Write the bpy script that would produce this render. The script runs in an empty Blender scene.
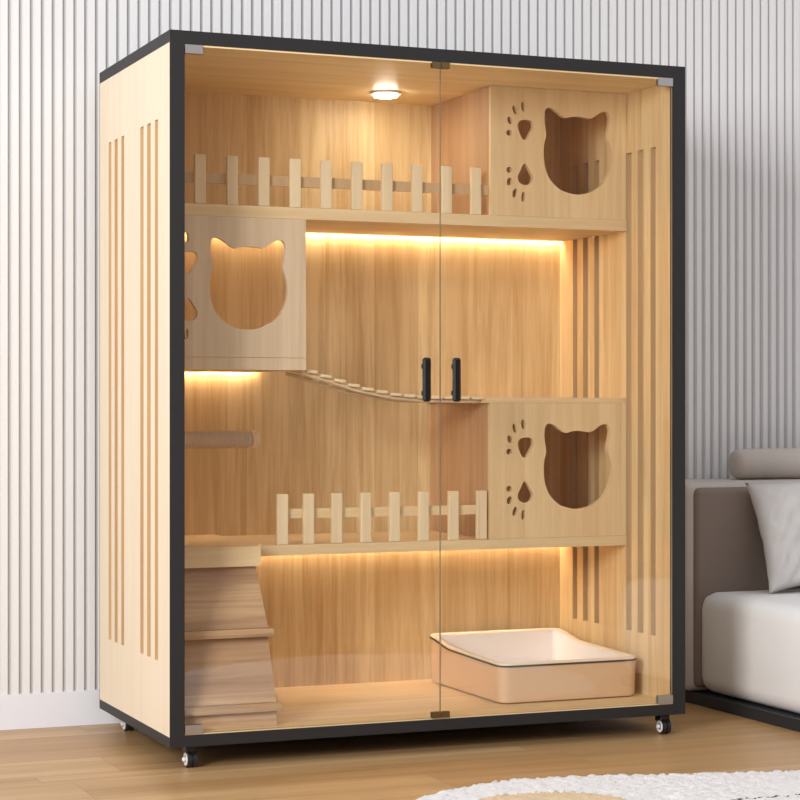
import bpy, bmesh, math, random
from mathutils import Vector, Matrix
random.seed(7)
scn = bpy.context.scene
COL = scn.collection

# ------------------------------------------------------------------ materials
def _mat(name):
    m = bpy.data.materials.new(name); m.use_nodes = True
    nt = m.node_tree; b = nt.nodes['Principled BSDF']
    return m, nt, b

def plain(name, col, rough=.5, metal=0, spec=.5, bump=0, bscale=200, var=0):
    m, nt, b = _mat(name)
    b.inputs['Base Color'].default_value = (*col, 1)
    b.inputs['Roughness'].default_value = rough
    b.inputs['Metallic'].default_value = metal
    b.inputs['Specular IOR Level'].default_value = spec
    tc = nt.nodes.new('ShaderNodeTexCoord')
    n = nt.nodes.new('ShaderNodeTexNoise'); n.inputs['Scale'].default_value = bscale
    n.inputs['Detail'].default_value = 4
    nt.links.new(tc.outputs['Object'], n.inputs['Vector'])
    if bump:
        bp = nt.nodes.new('ShaderNodeBump'); bp.inputs['Strength'].default_value = bump
        bp.inputs['Distance'].default_value = .002
        nt.links.new(n.outputs['Fac'], bp.inputs['Height']); nt.links.new(bp.outputs['Normal'], b.inputs['Normal'])
    if var:
        n2 = nt.nodes.new('ShaderNodeTexNoise'); n2.inputs['Scale'].default_value = 6
        nt.links.new(tc.outputs['Object'], n2.inputs['Vector'])
        mx = nt.nodes.new('ShaderNodeMix'); mx.data_type = 'RGBA'
        mx.inputs[6].default_value = (*[c*(1-var) for c in col], 1)
        mx.inputs[7].default_value = (*[min(1, c*(1+var)) for c in col], 1)
        nt.links.new(n2.outputs['Fac'], mx.inputs[0]); nt.links.new(mx.outputs[2], b.inputs['Base Color'])
    return m

def wood(name, c1, c2, c3, across='X', grain='Z', w=.085, rough=.45, seed=0., seam=0., contrast=1., gscale=1., end=None, spec=.4):
    """boards of width w laid along `across`, fibres along `grain`."""
    m, nt, b = _mat(name); N = nt.nodes; L = nt.links
    def math_(op, a, bb=None):
        n = N.new('ShaderNodeMath'); n.operation = op
        for i, v in enumerate((a, bb)):
            if v is None: continue
            if isinstance(v, (int, float)): n.inputs[i].default_value = v
            else: L.new(v, n.inputs[i])
        return n.outputs[0]
    tc = N.new('ShaderNodeTexCoord'); sp = N.new('ShaderNodeSeparateXYZ'); L.new(tc.outputs['Object'], sp.inputs[0])
    ax = sp.outputs[across]; gr = sp.outputs[grain]
    # irregular board widths: warp the coordinate a little
    wob = math_('MULTIPLY', math_('SINE', math_('MULTIPLY', ax, 23.0)), .22*w)
    u = math_('ADD', math_('DIVIDE', math_('ADD', ax, wob), w), seed)
    idx = math_('FLOOR', u)
    if end:
        wn0 = N.new('ShaderNodeTexWhiteNoise'); wn0.noise_dimensions = '1D'; L.new(idx, wn0.inputs['W'])
        v = math_('ADD', math_('DIVIDE', gr, end), math_('MULTIPLY', wn0.outputs['Value'], 7.3))
        idx2 = math_('ADD', idx, math_('MULTIPLY', math_('FLOOR', v), 17.31))
    else:
        v = None; idx2 = idx
    wn = N.new('ShaderNodeTexWhiteNoise'); wn.noise_dimensions = '1D'; L.new(idx2, wn.inputs['W'])
    # fibre noise
    mp = N.new('ShaderNodeMapping')
    sc = {'X': 14, 'Y': 14, 'Z': 14}; sc[grain] = .7
    sc = {k: q*gscale for k, q in sc.items()}
    mp.inputs['Scale'].default_value = (sc['X'], sc['Y'], sc['Z'])
    cb = N.new('ShaderNodeCombineXYZ')
    off = math_('MULTIPLY', wn.outputs['Value'], 9.0)
    L.new(off, cb.inputs['X']); L.new(off, cb.inputs['Y']); L.new(off, cb.inputs['Z'])
    va = N.new('ShaderNodeVectorMath'); va.operation = 'ADD'
    L.new(tc.outputs['Object'], va.inputs[0]); L.new(cb.outputs[0], va.inputs[1])
    L.new(va.outputs[0], mp.inputs['Vector'])
    n1 = N.new('ShaderNodeTexNoise'); n1.inputs['Scale'].default_value = 1.6; n1.inputs['Detail'].default_value = 6
    n1.inputs['Roughness'].default_value = .62; n1.inputs['Distortion'].default_value = .5
    L.new(mp.outputs[0], n1.inputs['Vector'])
    n2 = N.new('ShaderNodeTexNoise'); n2.inputs['Scale'].default_value = 9; n2.inputs['Detail'].default_value = 3
    L.new(mp.outputs[0], n2.inputs['Vector'])
    mA = N.new('ShaderNodeMix'); mA.data_type = 'RGBA'
    mA.inputs[6].default_value = (*c1, 1); mA.inputs[7].default_value = (*c2, 1)
    fac = math_('ADD', math_('MULTIPLY', math_('SUBTRACT', wn.outputs['Value'], .5), .8*contrast), .4)
    L.new(fac, mA.inputs[0])
    mB = N.new('ShaderNodeMix'); mB.data_type = 'RGBA'; mB.inputs[7].default_value = (*c3, 1)
    L.new(mA.outputs[2], mB.inputs[6])
    g = math_('MULTIPLY', math_('SUBTRACT', math_('ADD', math_('MULTIPLY', n1.outputs['Fac'], .8), math_('MULTIPLY', n2.outputs['Fac'], .2)), .42), 3.6*contrast)
    gc = N.new('ShaderNodeClamp'); L.new(g, gc.inputs[0]); L.new(math_('MULTIPLY', gc.outputs[0], .8), mB.inputs[0])
    out = mB.outputs[2]
    if seam:
        fr = math_('FRACT', u); e = math_('LESS_THAN', fr, seam)
        if v is not None: e = math_('MAXIMUM', e, math_('LESS_THAN', math_('FRACT', v), seam*w/end*.7))
        mS = N.new('ShaderNodeMix'); mS.data_type = 'RGBA'; L.new(out, mS.inputs[6])
        mS.inputs[7].default_value = (*[q*.45 for q in c3], 1); L.new(math_('MULTIPLY', e, .7), mS.inputs[0]); out = mS.outputs[2]
    L.new(out, b.inputs['Base Color'])
    b.inputs['Roughness'].default_value = rough; b.inputs['Specular IOR Level'].default_value = spec
    bp = N.new('ShaderNodeBump'); bp.inputs['Strength'].default_value = .12; bp.inputs['Distance'].default_value = .001
    L.new(n2.outputs['Fac'], bp.inputs['Height']); L.new(bp.outputs[0], b.inputs['Normal'])
    return m

def emis(name, col, s):
    m, nt, b = _mat(name)
    b.inputs['Base Color'].default_value = (*col, 1)
    b.inputs['Emission Color'].default_value = (*col, 1); b.inputs['Emission Strength'].default_value = s
    return m

def glass(name):
    m = bpy.data.materials.new(name); m.use_nodes = True; nt = m.node_tree; N = nt.nodes; L = nt.links; N.clear()
    o = N.new('ShaderNodeOutputMaterial'); t = N.new('ShaderNodeBsdfTransparent'); g = N.new('ShaderNodeBsdfGlossy')
    t.inputs['Color'].default_value = (.985, .99, .985, 1); g.inputs['Roughness'].default_value = .0
    lw = N.new('ShaderNodeLayerWeight'); lw.inputs['Blend'].default_value = .5
    p = N.new('ShaderNodeMath'); p.operation = 'POWER'; p.inputs[1].default_value = 5; L.new(lw.outputs['Facing'], p.inputs[0])
    a = N.new('ShaderNodeMath'); a.operation = 'MULTIPLY_ADD'; a.inputs[1].default_value = .96; a.inputs[2].default_value = .048
    L.new(p.outputs[0], a.inputs[0])
    x = N.new('ShaderNodeMixShader'); L.new(a.outputs[0], x.inputs[0]); L.new(t.outputs[0], x.inputs[1]); L.new(g.outputs[0], x.inputs[2])
    L.new(x.outputs[0], o.inputs['Surface'])
    return m

M = {}
M['black'] = plain('black_coating', (.020, .019, .020), .5, spec=.3)
M['pine_back'] = wood('pine_back', (.80, .62, .345), (.68, .485, .25), (.54, .34, .15), 'X', 'Z', .06, seed=.3, contrast=1.3, gscale=1.5)
M['pine_side'] = wood('pine_side', (.80, .61, .34), (.70, .49, .24), (.56, .34, .14), 'Y', 'Z', .09, seed=.1, contrast=1.1)
M['pine_out'] = wood('pine_outer', (.80, .68, .52), (.76, .64, .475), (.70, .57, .40), 'Y', 'Z', .16, seed=.6, contrast=.7)
M['pine_floor'] = wood('pine_deck', (.82, .62, .35), (.74, .52, .27), (.60, .38, .17), 'Y', 'X', .09, seed=.2, contrast=.9)
M['pine_shade'] = wood('pine_shade', (.55, .375, .205), (.49, .33, .17), (.41, .26, .12), 'Y', 'Z', .06, seed=.2, contrast=.8)  # darker pine: shade of the side-panel grooves put into the colour
M['pine_ceil'] = wood('pine_ceiling', (.88, .71, .42), (.80, .61, .33), (.68, .47, .22), 'Y', 'X', .11, seed=.8, contrast=1.1)
M['pine_box'] = wood('pine_box', (.78, .59, .34), (.67, .47, .25), (.54, .33, .15), 'X', 'Z', .06, seed=.5, contrast=.8)
M['pine_daylit'] = wood('pine_daylit', (.72, .57, .39), (.62, .48, .33), (.50, .37, .235), 'X', 'Z', .05, seed=.15, contrast=.8)  # daylight and glass reflection on the left hideout painted into the pine
M['pine_board'] = wood('pine_board', (.77, .59, .35), (.68, .49, .27), (.56, .37, .18), 'Y', 'X', .2, seed=.35, contrast=.8)
M['side_shade'] = wood('shaded_side_wood', (.50, .31, .17), (.42, .24, .12), (.32, .165, .075), 'Y', 'Z', .08, seed=.4, contrast=1)  # shade on the hideout sides is put into this wood colour
M['picket'] = wood('picket_wood', (.78, .63, .41), (.72, .56, .35), (.61, .44, .25), 'X', 'Z', .0887, seed=.4, contrast=.7)
M['stair'] = wood('stair_wood', (.54, .35, .20), (.39, .225, .12), (.24, .115, .055), 'Z', 'X', .09, seed=.2, contrast=1.1)
M['oak_floor'] = wood('oak_floor', (.56, .355, .17), (.43, .25, .105), (.33, .17, .06), 'Y', 'X', .19, rough=.38, seed=.45, seam=.010, contrast=1.15, gscale=.45, end=1.3)
M['slat_white'] = plain('slat_paint', (.72, .715, .715), .55, bump=.05, bscale=60)
M['gap_grey'] = plain('slat_gap_paint', (.47, .465, .47), .6)
M['skirt'] = plain('baseboard_paint', (.70, .71, .76), .5)
M['sisal'] = plain('sisal_rope', (.60, .46, .33), .9, bump=.6, bscale=500, var=.15)
M['rope'] = plain('pale_rope', (.66, .50, .33), .9, bump=.5, bscale=400)
M['steel'] = plain('brushed_steel', (.55, .55, .56), .32, 1)
M['brass'] = plain('dark_brass', (.22, .16, .08), .4, 1)
M['chrome'] = plain('chrome', (.85, .85, .86), .12, 1)
M['hub'] = plain('hub_white', (.8, .8, .8), .3)
M['rubber'] = plain('black_rubber', (.015, .015, .016), .4)
M['hand'] = plain('handle_black', (.007, .007, .007), .25)
M['glass'] = glass('door_glass')
M['gedge'] = plain('glass_edge', (.30, .24, .15), .3)
M['led'] = emis('warm_led', (1, .85, .63), 46)
M['fill_glow'] = emis('hideout_fill', (1, .62, .36), 9)  # added fill glow for the hideout interiors, not a known lamp
M['lamp'] = emis('lamp_lens', (1, .90, .74), 85)
M['lampring'] = plain('lamp_ring', (.75, .72, .68), .3, .3)
M['tray'] = plain('tray_shell', (.68, .45, .27), .25)
M['tray_rim'] = plain('tray_rim', (.86, .70, .52), .3)
M['tray_line'] = plain('tray_seal', (.05, .035, .03), .5)
M['tray_pan'] = plain('tray_pan', (.86, .80, .77), .35)
M['sofa'] = plain('sofa_fabric', (.78, .77, .765), .9, spec=.2, bump=.25, bscale=350, var=.04)
M['sofa_back'] = plain('sofa_back_fabric', (.22, .175, .145), .9, spec=.2, bump=.3, bscale=350, var=.05)
M['sofa_shell'] = plain('sofa_shell_fabric', (.50, .45, .41), .9, spec=.2, bump=.25, bscale=350, var=.04)
M['plinth'] = plain('plinth_black', (.02, .022, .025), .45)
M['pillow'] = plain('pillow_velvet', (.50, .485, .475), .75, spec=.3, bump=.25, bscale=250, var=.18)

# ------------------------------------------------------------------ mesh helpers
def box(bm, x0, x1, y0, y1, z0, z1, mi=0):
    vs = [bm.verts.new(p) for p in ((x0,y0,z0),(x1,y0,z0),(x1,y1,z0),(x0,y1,z0),(x0,y0,z1),(x1,y0,z1),(x1,y1,z1),(x0,y1,z1))]
    fs = [bm.faces.new([vs[i] for i in q]) for q in ((0,3,2,1),(4,5,6,7),(0,1,5,4),(1,2,6,5),(2,3,7,6),(3,0,4,7))]
    for f in fs: f.material_index = mi
    return vs

def nb(*a):
    bm = bmesh.new()
    for q in a: box(bm, *q)
    return bm

def bev(bm, w, seg=2):
    bmesh.ops.bevel(bm, geom=bm.edges[:], offset=w, segments=seg, profile=.5, affect='EDGES')
    return bm

def lathe(bm, prof, c, axis='Z', n=32, close=True):
    rings = []
    for r, h in prof:
        ring = []
        for k in range(n):
            a = 2*math.pi*k/n; u, v = r*math.cos(a), r*math.sin(a)
            p = {'Z': (u, v, h), 'X': (h, u, v), 'Y': (u, h, v)}[axis]
            ring.append(bm.verts.new((c[0]+p[0], c[1]+p[1], c[2]+p[2])))
        rings.append(ring)
    for i in range(len(rings)-1):
        for k in range(n):
            bm.faces.new((rings[i][k], rings[i][(k+1) % n], rings[i+1][(k+1) % n], rings[i+1][k]))
    if close:
        bm.faces.new(rings[0]); bm.faces.new(rings[-1])
    return bm

def tube(bm, pts, r, n=8):
    rings = []
    for i, p in enumerate(pts):
        p = Vector(p); t = (Vector(pts[min(i+1, len(pts)-1)])-Vector(pts[max(i-1, 0)])).normalized()
        up = Vector((0, 1, 0)) if abs(t.y) < .9 else Vector((1, 0, 0))
        a = t.cross(up).normalized(); b = t.cross(a)
        rr = r(i/(len(pts)-1)) if callable(r) else r
        rings.append([bm.verts.new(p + rr*(a*math.cos(2*math.pi*k/n)+b*math.sin(2*math.pi*k/n))) for k in range(n)])
    for i in range(len(rings)-1):
        for k in range(n): bm.faces.new((rings[i][k], rings[i][(k+1) % n], rings[i+1][(k+1) % n], rings[i+1][k]))
    bm.faces.new(rings[0]); bm.faces.new(rings[-1])
    return bm

def obj(name, bm, mats, parent=None, smooth=False, origin=None):
    bmesh.ops.recalc_face_normals(bm, faces=bm.faces[:])
    root = parent
    while root is not None and root.parent is not None: root = root.parent
    off = Vector(root.location) if root is not None else Vector(origin or (0, 0, 0))
    for v in bm.verts: v.co -= off
    me = bpy.data.meshes.new(name); bm.to_mesh(me); bm.free()
    if not isinstance(mats, (list, tuple)): mats = [mats]
    for m in mats: me.materials.append(m)
    if smooth:
        for p in me.polygons: p.use_smooth = True
        if smooth != 'all': me.set_sharp_from_angle(angle=math.radians(35))
    o = bpy.data.objects.new(name, me); COL.objects.link(o)
    if parent is not None: o.parent = parent
    elif origin: o.location = origin
    return o

def thing(name, label, cat, loc, group=None):
    o = bpy.data.objects.new(name, None); o.empty_display_size = .05; COL.objects.link(o); o.location = loc
    o['label'] = label; o['category'] = cat
    if group: o['group'] = group
    return o
def struct(o): o['kind'] = 'structure'; return o

def spline(pts, n=5):
    out = []; k = len(pts)
    for i in range(k):
        p0, p1, p2, p3 = [Vector(pts[(i+j-1) % k]) for j in range(4)]
        for s in range(n):
            t = s/n
            out.append(tuple(.5*((2*p1)+(-p0+p2)*t+(2*p0-5*p1+4*p2-p3)*t*t+(-p0+3*p1-3*p2+p3)*t**3)))
    return out

def panel_with_holes(outer, holes, y0, y1):
    """flat board in the XZ plane, from y0 to y1, with real cut-outs."""
    cu = bpy.data.curves.new('c', 'CURVE'); cu.dimensions = '2D'; cu.fill_mode = 'BOTH'; cu.extrude = (y1-y0)/2
    for loop in [outer]+holes:
        sp = cu.splines.new('POLY'); sp.points.add(len(loop)-1)
        for q, p in zip(sp.points, loop): q.co = (p[0], p[1], 0, 1)
        sp.use_cyclic_u = True
    ob = bpy.data.objects.new('c', cu); COL.objects.link(ob)
    bpy.context.view_layer.update()
    dg = bpy.context.evaluated_depsgraph_get()
    me = bpy.data.meshes.new_from_object(ob.evaluated_get(dg))
    bm = bmesh.new(); bm.from_mesh(me); bpy.data.objects.remove(ob); bpy.data.meshes.remove(me)
    for v in bm.verts: v.co = Vector((v.co.x, (y0+y1)/2+v.co.z, v.co.y))
    bmesh.ops.remove_doubles(bm, verts=bm.verts[:], dist=1e-5)
    return bm

# ------------------------------------------------------------------ setting
fl = struct(obj('floor', nb((-2.6, 5.2, -5.2, .93, -.05, 0)), M['oak_floor']))
bm = bmesh.new(); P = .0314
box(bm, -2.6, 5.2, .819, .93, 0, 2.9, 1)
x = -2.6+.013
while x < 5.15:
    w = .0228; y0, z0, z1 = .810, .1, 2.9
    vs = [bm.verts.new(p) for p in ((x,.8195,z0),(x+.003,y0,z0),(x+w-.003,y0,z0),(x+w,.8195,z0),(x,.8195,z1),(x+.003,y0,z1),(x+w-.003,y0,z1),(x+w,.8195,z1))]
    for q in ((0,1,5,4),(1,2,6,5),(2,3,7,6),(0,3,2,1)): bm.faces.new([vs[i] for i in q])
    x += P
struct(obj('wall_back', bm, [M['slat_white'], M['gap_grey']]))
struct(obj('baseboard_back', nb((-2.6, 5.2, .808, .8188, .0005, .1)), M['skirt']))

M['wall_warm'] = plain('warm_wall_paint', (.40, .24, .17), .8)
struct(obj('wall_front', nb((.2, 5.2, -5.3, -5.2, 0, 2.9)), M['wall_warm']))

# ------------------------------------------------------------------ cat cabinet
W, D, Z0, Z1 = 1.481, .725, .06, 1.86
XL, XR, YB = .031, 1.450, .707          # inner faces
YF = .28                                # front of shelves and hideouts
FZ, CZ = .092, 1.822                    # deck top, ceiling underside
cab = thing('cat_cabinet', 'tall pale wood and black-framed cat house with glass doors on castors', 'cat cabinet', (W/2, D/2, 0))

bm = nb((0, W, 0, .003, Z0, .0895), (0, W, 0, .003, 1.826, Z1),
        (0, .038, 0, .003, .0895, 1.826), (W-.038, W, 0, .003, .0895, 1.826),
        (XL+.0005, .038, .003, .018, FZ, CZ), (W-.038, XR-.0005, .003, .018, FZ, CZ),
        (0, W, .003, D, 1.829, Z1), (0, W, .003, D, Z0, .086),
        (0, .003, D-.004, D, .086, 1.829), (W-.003, W, D-.004, D, .086, 1.829))
obj('frame', bm, M['black'], cab)
obj('top_panel', nb((XL, XR, .003, YB, CZ, 1.829)), M['pine_ceil'], cab)
obj('bottom_panel', nb((XL, XR, .003, YB, .086, FZ)), M['pine_floor'], cab)
obj('back_panel', nb((XL, .7405, YB, D-.004, .086, 1.829), (.7415, XR, YB, D-.004, .086, 1.829), (.7405, .7415, YB+.003, D-.004, .086, 1.829)), M['pine_back'], cab)

GR = ((.11, .14), (.18, .215), (.25, .283), (.45, .48), (.52, .553), (.59, .62))
def skin(bm, xa, xb):
    zs, zt = .266, 1.65
    ya, yb = .003, D-.004
    box(bm, xa, xb, ya, yb, .086, zs); box(bm, xa, xb, ya, yb, zt, 1.829)
    y = ya
    for g0, g1 in GR: box(bm, xa, xb, y, g0, zs, zt); y = g1
    box(bm, xa, xb, y, yb, zs, zt)
def groove_faces(bm):  # groove walls get the shade-toned pine too
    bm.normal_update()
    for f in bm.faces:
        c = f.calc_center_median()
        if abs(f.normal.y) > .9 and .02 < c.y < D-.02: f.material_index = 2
for k, sx in enumerate((0, 1)):
    f = (lambda v: v) if sx == 0 else (lambda v: W-v)
    def iv(a, b): return (a, b) if sx == 0 else (W-b, W-a)
    bm = bmesh.new(); skin(bm, *iv(0, .007)); 
    for fc in bm.faces: fc.material_index = 1
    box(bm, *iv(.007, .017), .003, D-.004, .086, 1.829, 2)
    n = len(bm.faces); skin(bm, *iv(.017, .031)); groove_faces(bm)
    obj('side_panel', bm, [M['pine_side'], M['pine_out'], M['pine_shade']], cab)

# shelves
obj('upper_shelf', nb((XL, XR, YF, YB, 1.438, 1.455), (XL, XR, YF, .690, 1.424, 1.438)), M['pine_board'], cab)
obj('lower_shelf', nb((.336, XR, YF, YB, .526, .540), (.336, XR, YF, .690, .512, .526)), M['pine_board'], cab)

# cut-outs shared by the hideouts, written for the lower right one
CAT = [(1.184,.762),(1.182,.738),(1.185,.701),(1.199,.665),(1.226,.638),(1.25,.627),(1.285,.6205),(1.32,.625),(1.345,.635),(1.373,.655),(1.395,.692),(1.402,.729),(1.397,.762),(1.387,.79),
       (1.391,.815),(1.395,.84),(1.392,.857),(1.383,.864),(1.366,.861),(1.349,.85),(1.332,.841),(1.311,.843),(1.291,.845),(1.27,.843),(1.253,.839),(1.236,.846),(1.217,.860),(1.199,.866),(1.187,.857),(1.184,.832),(1.187,.807),(1.190,.785)]
PAD1 = [(1.100,.806),(1.105,.821),(1.125,.827),(1.145,.823),(1.148,.806),(1.138,.788),(1.131,.775),(1.122,.769),(1.113,.774),(1.106,.787)]
PAD2 = [(1.116,.698),(1.123,.702),(1.130,.696),(1.139,.681),(1.148,.663),(1.140,.646),(1.122,.641),(1.105,.648),(1.100,.664),(1.109,.683)]
def ell(cx, cz, a, b, t):
    c, s = math.cos(t), math.sin(t)
    return [(cx+a*math.cos(q)*c-b*math.sin(q)*s, cz+a*math.cos(q)*s+b*math.sin(q)*c) for q in [2*math.pi*i/20 for i in range(20)]]
TOES = [ell(1.117,.864,.0065,.0145,.1), ell(1.090,.853,.0062,.0135,.3), ell(1.075,.822,.0075,.0115,.35), ell(1.073,.787,.009,.0085,0),
        ell(1.073,.682,.009,.0085,0), ell(1.074,.649,.0085,.0115,-.35), ell(1.091,.617,.007,.0135,-.3), ell(1.117,.607,.006,.0145,-.1)]
HOLES = [spline(CAT, 4), spline(PAD1), spline(PAD2)]+TOES
def shift(l, dx, dz): return [(p[0]+dx, p[1]+dz) for p in l]
def front_panel(x0, x1, z0, z1, dx, dz, mat, parent):
    return obj('front_panel', panel_with_holes([(x0,z0),(x1,z0),(x1,z1),(x0,z1)], [shift(h, dx, dz) for h in HOLES], YF+.0005, YF+.0155), mat, parent, smooth=True)

# lower right hideout
b4 = obj('hideout', nb((1.000, XR, YF, YB, .925, .940)), M['pine_board'], cab); b4['label'] = 'lower right cat hideout'
front_panel(1.013, XR-.001, .5405, .9245, 0, 0, M['pine_box'], b4)
obj('side_panel', nb((1.013, 1.028, YF+.016, YB, .5405, .9245)), M['side_shade'], b4)
# upper right hideout
b3 = obj('hideout', nb((1.016, 1.031, YF+.016, YB, 1.4555, 1.8215)), M['side_shade'], cab); b3['label'] = 'upper right cat hideout'
front_panel(1.016, XR-.001, 1.4555, 1.8215, 0, .9035, M['pine_box'], b3)
# left hideout
b1 = obj('hideout', nb((XL, .462, YF, YB, 1.030, 1.046), (XL, .462, YF, .690, 1.014, 1.030)), M['pine_daylit'], cab); b1['label'] = 'left hanging cat hideout'
front_panel(XL+.001, .462, 1.0475, 1.4235, -.992, .501, M['pine_daylit'], b1)

# fences
def fence(xs, z, rail, x0, x1, h):
    r = obj('fence', nb((x0, x1, YF+.0175, YF+.0265, rail[0], rail[1])), M['pine_shade' if h > 1 else 'pine_board'], cab)
    for k, xc in enumerate(xs):
        bm = nb((xc-.0155, xc+.0155, YF+.003, YF+.017, z+.0005, h)); bev(bm, .0025)
        obj('picket', bm, M['picket'], r)
    return r
fence([.075+.0897*k for k in range(11)], 1.455, (1.513, 1.541), XL, 1.016, 1.588)
fence([.397, .472, .554, .639, .725, .812, .903, .990], .540, (.611, .637), .385, 1.004, .678)

# hanging bridge from left hideout to the roof of the lower right one
KX = [.462, .545, .63, .735, .825, 1.0]; KZ = [1.010, .986, .960, .941, .933, .931]
def bz(x):
    for i in range(5):
        if x <= KX[i+1]: t = (x-KX[i])/(KX[i+1]-KX[i]); return KZ[i]+(KZ[i+1]-KZ[i])*t
    return KZ[-1]
by0, by1 = .30, .47
bm = bmesh.new()
for yy in (by0+.02, by1-.02):
    tube(bm, [(.4625+.5375*i/30, yy, bz(.4625+.5375*i/30)-.002) for i in range(31)], .005)
br = obj('hanging_bridge', bm, M['rope'], cab, smooth='all')
n = 13
for k in range(n):
    xc = .487+(.985-.487)*k/(n-1)
    sl = math.atan((bz(xc+.02)-bz(xc-.02))/.04)
    bm = bmesh.new(); box(bm, -.0165, .0165, by0, by1, 0, .009); bev(bm, .003)
    ang = -sl*.35
    for v in bm.verts:
        c, s = math.cos(ang), math.sin(ang); v.co = Vector((xc+v.co.x*c+v.co.z*s, v.co.y, bz(xc)+.003-v.co.x*s+v.co.z*c))
    obj('plank', bm, M['picket'], br)

# scratching post, rope wound, along the left wall side
prof = [(.021, .0)]
xx = .001
L_ = .343
while xx < L_-.009:
    for t in (0, .25, .5, .75): prof.append((.0215+.0034*math.sin(math.pi*t), xx+.0084*t))
    xx += .0084
prof.append((.021, L_))
sp_ = obj('scratching_post', lathe(bmesh.new(), prof, (XL+.0005, .5, .8225), 'X', 28), M['sisal'], cab, smooth='all')
obj('end_cap', lathe(bmesh.new(), [(.020, 0), (.0245, .003), (.0245, .018), (.021, .021)], (XL+L_+.001, .5, .8225), 'X', 32), M['picket'], sp_, smooth=True)

# stairs at the left: landing, leaning boards, lips
xs = .300
st = obj('cat_stairs', nb((XL, xs+.008, .205, YF-.0005, .492, .545), (XL, .3355, YF-.0005, YB, .512, .545)), M['pine_board'], cab)
def slab(y0, z0, y1, z1, t=.012, x1=xs):
    bm = bmesh.new(); d = Vector((0, y1-y0, z1-z0)).normalized(); nrm = Vector((0, -d.z, d.y))
    if nrm.y < 0: nrm = -nrm
    pts = [Vector((0, y0, z0)), Vector((0, y1, z1)), Vector((0, y1, z1))+nrm*t, Vector((0, y0, z0))+nrm*t]
    a = [bm.verts.new((XL+.0005, p.y, p.z)) for p in pts]; b = [bm.verts.new((x1, p.y, p.z)) for p in pts]
    bm.faces.new(a); bm.faces.new(b)
    for i in range(4): bm.faces.new((a[i], a[(i+1) % 4], b[(i+1) % 4], b[i]))
    return bm
obj('riser', slab(.226, .4915, .122, .338), M['stair'], st)
obj('tread', nb((XL+.0005, xs+.009, .098, .200, .317, .3375)), M['stair'], st)
obj('riser', slab(.126, .3185, .058, .153), M['stair'], st)
obj('tread', nb((XL+.0005, xs+.009, .034, .130, .132, .1525)), M['stair'], st)
obj('riser', slab(.056, .1335, .048, FZ+.0005), M['stair'], st)

# lamps, then added fill strips
cl = obj('ceiling_light', lathe(bmesh.new(), [(.038, 0), (.045, 0), (.045, -.006), (.038, -.008)], (.790, .515, CZ-.0003), 'Z', 40), M['lampring'], cab, smooth=True)
obj('lens', lathe(bmesh.new(), [(.036, -.0055), (.034, -.013), (.02, -.016)], (.790, .515, CZ), 'Z', 40), M['lamp'], cl, smooth='all')
for x0, x1, z in ((XL+.006, XR-.006, 1.4340), (XL+.006, .455, 1.0260), (.345, XR-.006, .5220)):
    obj('light_strip', nb((x0, x1, .6925, .7055, z, z+.0036)), M['led'], cab)

for x0, x1, z in ((1.04, XR-.006, 1.8175), (1.035, XR-.006, .9205)):  # unseen strips added to brighten the two right hideouts
    obj('light_strip', nb((x0, x1, YF+.018, YF+.026, z, z+.0036)), M['fill_glow'], cab)

# glass doors
def door(x0, x1, hx, side):
    bm = bmesh.new(); z0, z1, y0, y1 = .0935, 1.8245, .004, .009
    box(bm, x0, x1, y0, y1, z0, z1)
    bm.normal_update()
    for f in bm.faces:
        if abs(f.normal.y) < .5: f.material_index = 1
    d = obj('glass_door', bm, [M['glass'], M['gedge']], cab)
    h = bmesh.new(); box(h, hx-.0115, hx+.0115, -.026, -.012, .928, 1.044); bev(h, .005, 1)
    box(h, hx-.006, hx+.006, -.013, .0035, .945, .957); box(h, hx-.006, hx+.006, -.013, .0035, 1.015, 1.027)
    obj('door_handle', h, M['hand'], d)
    hx0, hx1 = (x0, x0+.046) if side < 0 else (x1-.046, x1)
    for za, zb in ((1.8035, 1.8255), (.0925, .1145)):
        b = bmesh.new(); box(b, hx0, hx1, -.001, .0039, za, zb); box(b, hx0, hx1, .0091, .014, za, zb)
        obj('hinge', b, M['steel'], d)
    cx0, cx1 = (x1-.024, x1) if side < 0 else (x0, x0+.024)
    for za, zb in ((1.8095, 1.8255), (.0925, .1085)):
        b = bmesh.new(); box(b, cx0, cx1, -.001, .0039, za, zb); box(b, cx0, cx1, .0091, .013, za, zb)
        obj('catch', b, M['brass'], d)
door(.0395, .7393, .691, -1)
door(.7412, 1.4415, .777, 1)

# castors
for cx, cy in ((.068, .055), (1.440, .055), (.068, .67), (1.440, .67)):
    b = bmesh.new(); box(b, cx-.021, cx+.021, cy-.021, cy+.021, .054, .0598); box(b, cx-.0145, cx+.0145, cy-.016, cy+.018, .034, .054); bev(b, .002, 1)
    c = obj('castor', b, M['rubber'], cab)
    lw = lathe(bmesh.new(), [(.018, -.013), (.0215, -.0115), (.0215, -.003), (.018, -.002), (.018, .002), (.0215, .003), (.0215, .0115), (.018, .013)], (cx, cy-.008, .0217), 'X', 32)
    w = obj('wheel', lw, M['rubber'], c, smooth=True)
    hb = lathe(bmesh.new(), [(.0165, 0), (.0165, -.0015), (.010, -.002), (.009, .000)], (cx-.0131, cy-.008, .0217), 'X', 32)
    lathe(hb, [(.006, 0), (.006, -.006), (.004, -.008)], (cx-.0141, cy-.008, .0217), 'X', 20)
    obj('hub', hb, M['hub'], w, smooth=True)

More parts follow.
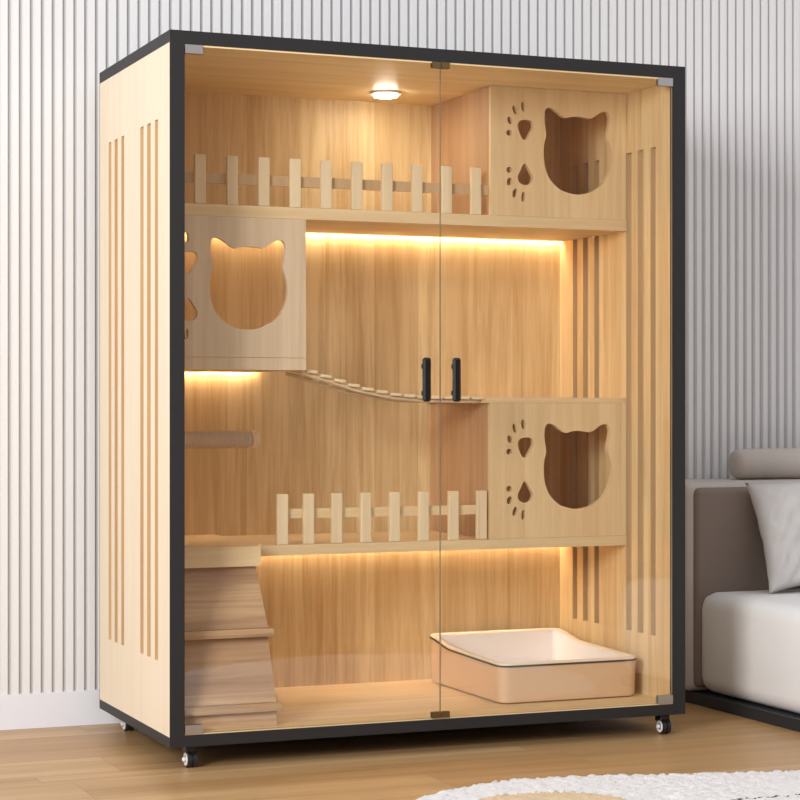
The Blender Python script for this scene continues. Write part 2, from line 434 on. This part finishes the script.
# ------------------------------------------------------------------ litter box
LX0, LX1, LY0, LY1, LZ = .980, 1.418, .142, .660, FZ+.0008
lit = thing('litter_box', 'beige open litter tray with dark rim line on the cabinet floor', 'litter box', ((LX0+LX1)/2, (LY0+LY1)/2, LZ))
def rrect(x0, x1, y0, y1, r, n=8, per=14):
    out = []
    for cx, cy, a0 in ((x1-r, y0+r, -90), (x1-r, y1-r, 0), (x0+r, y1-r, 90), (x0+r, y0+r, 180)):
        for i in range(n+1):
            a = math.radians(a0+90*i/n); out.append((cx+r*math.cos(a), cy+r*math.sin(a)))
        # straight run to next corner
        nx = {-90: (x1, y1-r), 0: (x0+r, y1), 90: (x0, y0+r), 180: (x1-r, y0)}[a0]
        l = out[-1]
        for i in range(1, per): out.append((l[0]+(nx[0]-l[0])*i/per, l[1]+(nx[1]-l[1])*i/per))
    return out
def rimz(y):
    t = (y-LY0)/(LY1-LY0); s = min(1, max(0, (t-.66)/.28)); s = s*s*(3-2*s)
    return .108+.012*t+.018*s
def loops(bm, L):
    rs = [[bm.verts.new(p) for p in l] for l in L]
    n = len(rs[0])
    for i in range(len(rs)-1):
        for k in range(n): bm.faces.new((rs[i][k], rs[i][(k+1) % n], rs[i+1][(k+1) % n], rs[i+1][k]))
    return rs
def ring(ins, zf, r=.034):
    return [(x, y, zf(y)) for x, y in rrect(LX0+ins, LX1-ins, LY0+ins, LY1-ins, max(.01, r-ins))]
top = lambda y: LZ+rimz(y)
bm = bmesh.new()
rs = loops(bm, [ring(.016, lambda y: LZ), ring(.006, lambda y: LZ+.004), ring(.004, lambda y: LZ+.012), ring(.001, lambda y: top(y)-.006), ring(.010, lambda y: top(y)-.006)])
bm.faces.new(rs[0])
shell = obj('tray_shell', bm, M['tray'], lit, smooth=True)
bm = bmesh.new(); loops(bm, [ring(.003, lambda y: top(y)-.0058), ring(-.002, lambda y: top(y)-.0055), ring(-.002, lambda y: top(y)-.0015), ring(.003, lambda y: top(y)-.0012)])
obj('rim_line', bm, M['tray_line'], lit, smooth=True)
bm = bmesh.new(); loops(bm, [ring(.001, lambda y: top(y)-.001), ring(.000, lambda y: top(y)+.003), ring(.006, lambda y: top(y)+.006), ring(.014, lambda y: top(y)+.005), ring(.018, lambda y: top(y)-.004)])
obj('rim', bm, M['tray_rim'], lit, smooth='all')
bm = bmesh.new()
rs = loops(bm, [ring(.0175, lambda y: top(y)-.0), ring(.022, lambda y: LZ+.055+.3*(rimz(y)-.108)), ring(.035, lambda y: LZ+.036), ring(.055, lambda y: LZ+.030)])
bm.faces.new(rs[-1])
obj('inner_pan', bm, M['tray_pan'], lit, smooth='all')

# ------------------------------------------------------------------ sofa
sofa = thing('sofa', 'low light grey fabric sofa with brown-grey backrest, right of the cabinet', 'sofa', (2.8, .2, 0))
obj('plinth', nb((1.805, 3.9, -.95, .795, .0005, .034)), M['plinth'], sofa)
bm = nb((1.820, 3.95, -1.0, .515, .036, .345)); bev(bm, .05, 6)
obj('seat', bm, M['sofa'], sofa, smooth='all')
bm = nb((1.780, 3.95, .505, .798, .036, .680)); bev(bm, .028, 5)
obj('backrest', bm, M['sofa_shell'], sofa, smooth='all')
bm = nb((1.806, 3.94, .487, .53, .05, .664)); bev(bm, .02, 5)
obj('back_cushion', bm, M['sofa_back'], sofa, smooth='all')
bm = lathe(bmesh.new(), [(.030, 0), (.042, .006), (.0485, .02), (.0495, .06), (.0495, 1.0), (.0495, 1.5), (.042, 1.52), (.03, 1.525)], (2.05, .67, .7295), 'X', 40)
bo = obj('bolster_cushion', bm, M['sofa_shell'], None, smooth='all', origin=(2.8, .67, .681))
bo['label'] = 'long round grey-brown bolster lying on top of the sofa backrest'; bo['category'] = 'cushion'

# throw pillow
bm = bmesh.new(); N_ = 36
grid = {}
S = .185
for side in (1, -1):
    for i in range(N_+1):
        for j in range(N_+1):
            u, v = -1+2*i/N_, -1+2*j/N_
            e = (1-u**4)*(1-v**4)
            if side == -1 and (i in (0, N_) or j in (0, N_)): grid[(side, i, j)] = grid[(1, i, j)]; continue
            pin = 1-.10*(1-v*v)*abs(u)**3; pinv = 1-.10*(1-u*u)*abs(v)**3
            t = .058*max(0, e)**.55
            t += (.006*math.sin(7*u+5*v+2*math.sin(4*v)) + .004*math.sin(15*v-9*u+3*math.sin(5*u)) + .0025*math.sin(26*u+11*v+2*math.sin(9*v)))*min(1, e*1.6)
            grid[(side, i, j)] = bm.verts.new((u*S*pin*1.05, side*t, v*S*.95*pinv))
    for i in range(N_):
        for j in range(N_):
            bm.faces.new([grid[(side, a, b)] for a, b in ((i, j), (i+1, j), (i+1, j+1), (i, j+1))])
R = Matrix.Rotation(math.radians(-8), 4, 'Z') @ Matrix.Rotation(math.radians(-18), 4, 'X') @ Matrix.Rotation(math.radians(-5), 4, 'Y')
for v in bm.verts: v.co = R @ v.co
zmin = min(v.co.z for v in bm.verts); ymax = max(v.co.y for v in bm.verts)
o_ = Vector((2.16, .482-ymax, .3465-zmin))
for v in bm.verts: v.co += o_
pl = obj('throw_pillow', bm, M['pillow'], None, smooth='all', origin=(2.16, .40, .3455))
pl['label'] = 'square grey velvet throw pillow leaning on the sofa backrest'; pl['category'] = 'pillow'

# ------------------------------------------------------------------ rug
def rug_mat():
    m, nt, b = _mat('rug_pile'); N = nt.nodes; L = nt.links
    tc = N.new('ShaderNodeTexCoord')
    def mth(op, a, bb=None, c=None):
        n = N.new('ShaderNodeMath'); n.operation = op
        for i, v in enumerate((a, bb, c)):
            if v is None: continue
            if isinstance(v, (int, float)): n.inputs[i].default_value = v
            else: L.new(v, n.inputs[i])
        return n.outputs[0]
    ns = N.new('ShaderNodeTexNoise'); ns.inputs['Scale'].default_value = 90; ns.inputs['Detail'].default_value = 3
    L.new(tc.outputs['Object'], ns.inputs['Vector'])
    sp = N.new('ShaderNodeSeparateXYZ'); L.new(tc.outputs['Object'], sp.inputs[0])
    wob = mth('MULTIPLY', mth('SUBTRACT', ns.outputs['Fac'], .5), .05)
    X = mth('ADD', sp.outputs['X'], wob); Y = mth('ADD', sp.outputs['Y'], wob)
    def ellm(cx, cy, a, c):
        dx = mth('DIVIDE', mth('SUBTRACT', X, cx), a); dy = mth('DIVIDE', mth('SUBTRACT', Y, cy), c)
        return mth('LESS_THAN', mth('ADD', mth('MULTIPLY', dx, dx), mth('MULTIPLY', dy, dy)), 1)
    tan = ellm(-.46, .27, .19, .15)
    wn = N.new('ShaderNodeTexNoise'); wn.inputs['Scale'].default_value = 60; L.new(tc.outputs['Object'], wn.inputs['Vector'])
    line = mth('MULTIPLY', mth('LESS_THAN', mth('ABSOLUTE', mth('SUBTRACT', Y, .157)), .006), mth('GREATER_THAN', X, -.06))
    line = mth('MULTIPLY', line, mth('GREATER_THAN', wn.outputs['Fac'], .45))
    m1 = N.new('ShaderNodeMix'); m1.data_type = 'RGBA'; m1.inputs[6].default_value = (.80, .78, .77, 1); m1.inputs[7].default_value = (.72, .55, .36, 1); L.new(tan, m1.inputs[0])
    m2 = N.new('ShaderNodeMix'); m2.data_type = 'RGBA'; L.new(m1.outputs[2], m2.inputs[6]); m2.inputs[7].default_value = (.03, .03, .03, 1); L.new(line, m2.inputs[0])
    L.new(m2.outputs[2], b.inputs['Base Color']); b.inputs['Roughness'].default_value = 1; b.inputs['Specular IOR Level'].default_value = .1
    n3 = N.new('ShaderNodeTexNoise'); n3.inputs['Scale'].default_value = 260; L.new(tc.outputs['Object'], n3.inputs['Vector'])
    bp = N.new('ShaderNodeBump'); bp.inputs['Strength'].default_value = .7; bp.inputs['Distance'].default_value = .004
    L.new(n3.outputs['Fac'], bp.inputs['Height']); L.new(bp.outputs[0], b.inputs['Normal'])
    return m
out = spline([(.29,-.88),(.37,-.665),(.49,-.575),(.68,-.508),(.882,-.525),(1.165,-.609),(1.414,-.667),(1.62,-.77),(1.74,-1.2),(1.6,-1.7),(1.1,-1.9),(.5,-1.65),(.27,-1.25)], 6)
def inside(x, y):
    c = False; j = len(out)-1
    for i in range(len(out)):
        xi, yi = out[i]; xj, yj = out[j]
        if (yi > y) != (yj > y) and x < (xj-xi)*(y-yi)/(yj-yi)+xi: c = not c
        j = i
    return c
def edist(x, y): 
    best = 9
    for i in range(len(out)):
        ax, ay = out[i]; bx, by = out[(i+1) % len(out)]
        dx, dy = bx-ax, by-ay; t = max(0, min(1, ((x-ax)*dx+(y-ay)*dy)/(dx*dx+dy*dy)))
        best = min(best, math.hypot(x-ax-t*dx, y-ay-t*dy))
    return best
bm = bmesh.new(); g = .009; V = {}
ni, nj = int(1.75/g), int(1.5/g)
ins = {}
for i in range(ni):
    for j in range(nj):
        x, y = .22+i*g, -1.95+j*g
        if inside(x, y):
            e = edist(x, y)
            V[(i, j)] = bm.verts.new((x+random.uniform(-.4, .4)*g, y+random.uniform(-.4, .4)*g, .002+.020*min(1, e/.014)**.6+random.uniform(-.0035, .0035)*min(1, e/.01)))
for (i, j), v in V.items():
    q = [(i, j), (i+1, j), (i+1, j+1), (i, j+1)]
    if all(k in V for k in q): bm.faces.new([V[k] for k in q])
for v in [v for v in bm.verts if not v.link_faces]: bm.verts.remove(v)
# thickness: skirt of the pile to the floor
be = [e for e in bm.edges if len(e.link_faces) == 1]
ret = bmesh.ops.extrude_edge_only(bm, edges=be)
for v in [q for q in ret['geom'] if isinstance(q, bmesh.types.BMVert)]: v.co.z = .0006
rg = obj('rug', bm, rug_mat(), None, smooth='all', origin=(1.1, -1.1, 0))
rg['label'] = 'fluffy white rug with tan patch and rounded edge on the wood floor'; rg['category'] = 'rug'

# ------------------------------------------------------------------ light
w = bpy.data.worlds.new('World'); scn.world = w; w.use_nodes = True
w.node_tree.nodes['Background'].inputs[0].default_value = (.93, .95, 1, 1)
w.node_tree.nodes['Background'].inputs[1].default_value = .92
def area(name, loc, target, size, power, col, sy=None):
    l = bpy.data.lights.new(name, 'AREA'); l.shape = 'RECTANGLE'; l.size = size; l.size_y = sy or size; l.energy = power; l.color = col
    o = bpy.data.objects.new(name, l); COL.objects.link(o); o.location = loc
    o.rotation_euler = (Vector(target)-Vector(loc)).to_track_quat('-Z', 'Y').to_euler()
area('window_daylight', (-3.6, -3.7, 2.3), (.9, .4, .7), 1.4, 270, (1, .985, .965), 1.8)

# ------------------------------------------------------------------ camera
cd = bpy.data.cameras.new('Camera'); cam = bpy.data.objects.new('Camera', cd); COL.objects.link(cam)
cd.sensor_width = 36; cd.lens = 36*2024/800; cd.shift_y = 4/800
cam.location = (-1.3955, -4.905, .922)
cam.rotation_euler = (math.pi/2, 0, -math.atan(.4115))
cd.clip_start = .05
scn.camera = cam
vs_ = scn.view_settings
vs_.view_transform = 'Standard'; vs_.look = 'None'; vs_.exposure = 0; vs_.gamma = 1; vs_.use_curve_mapping = False
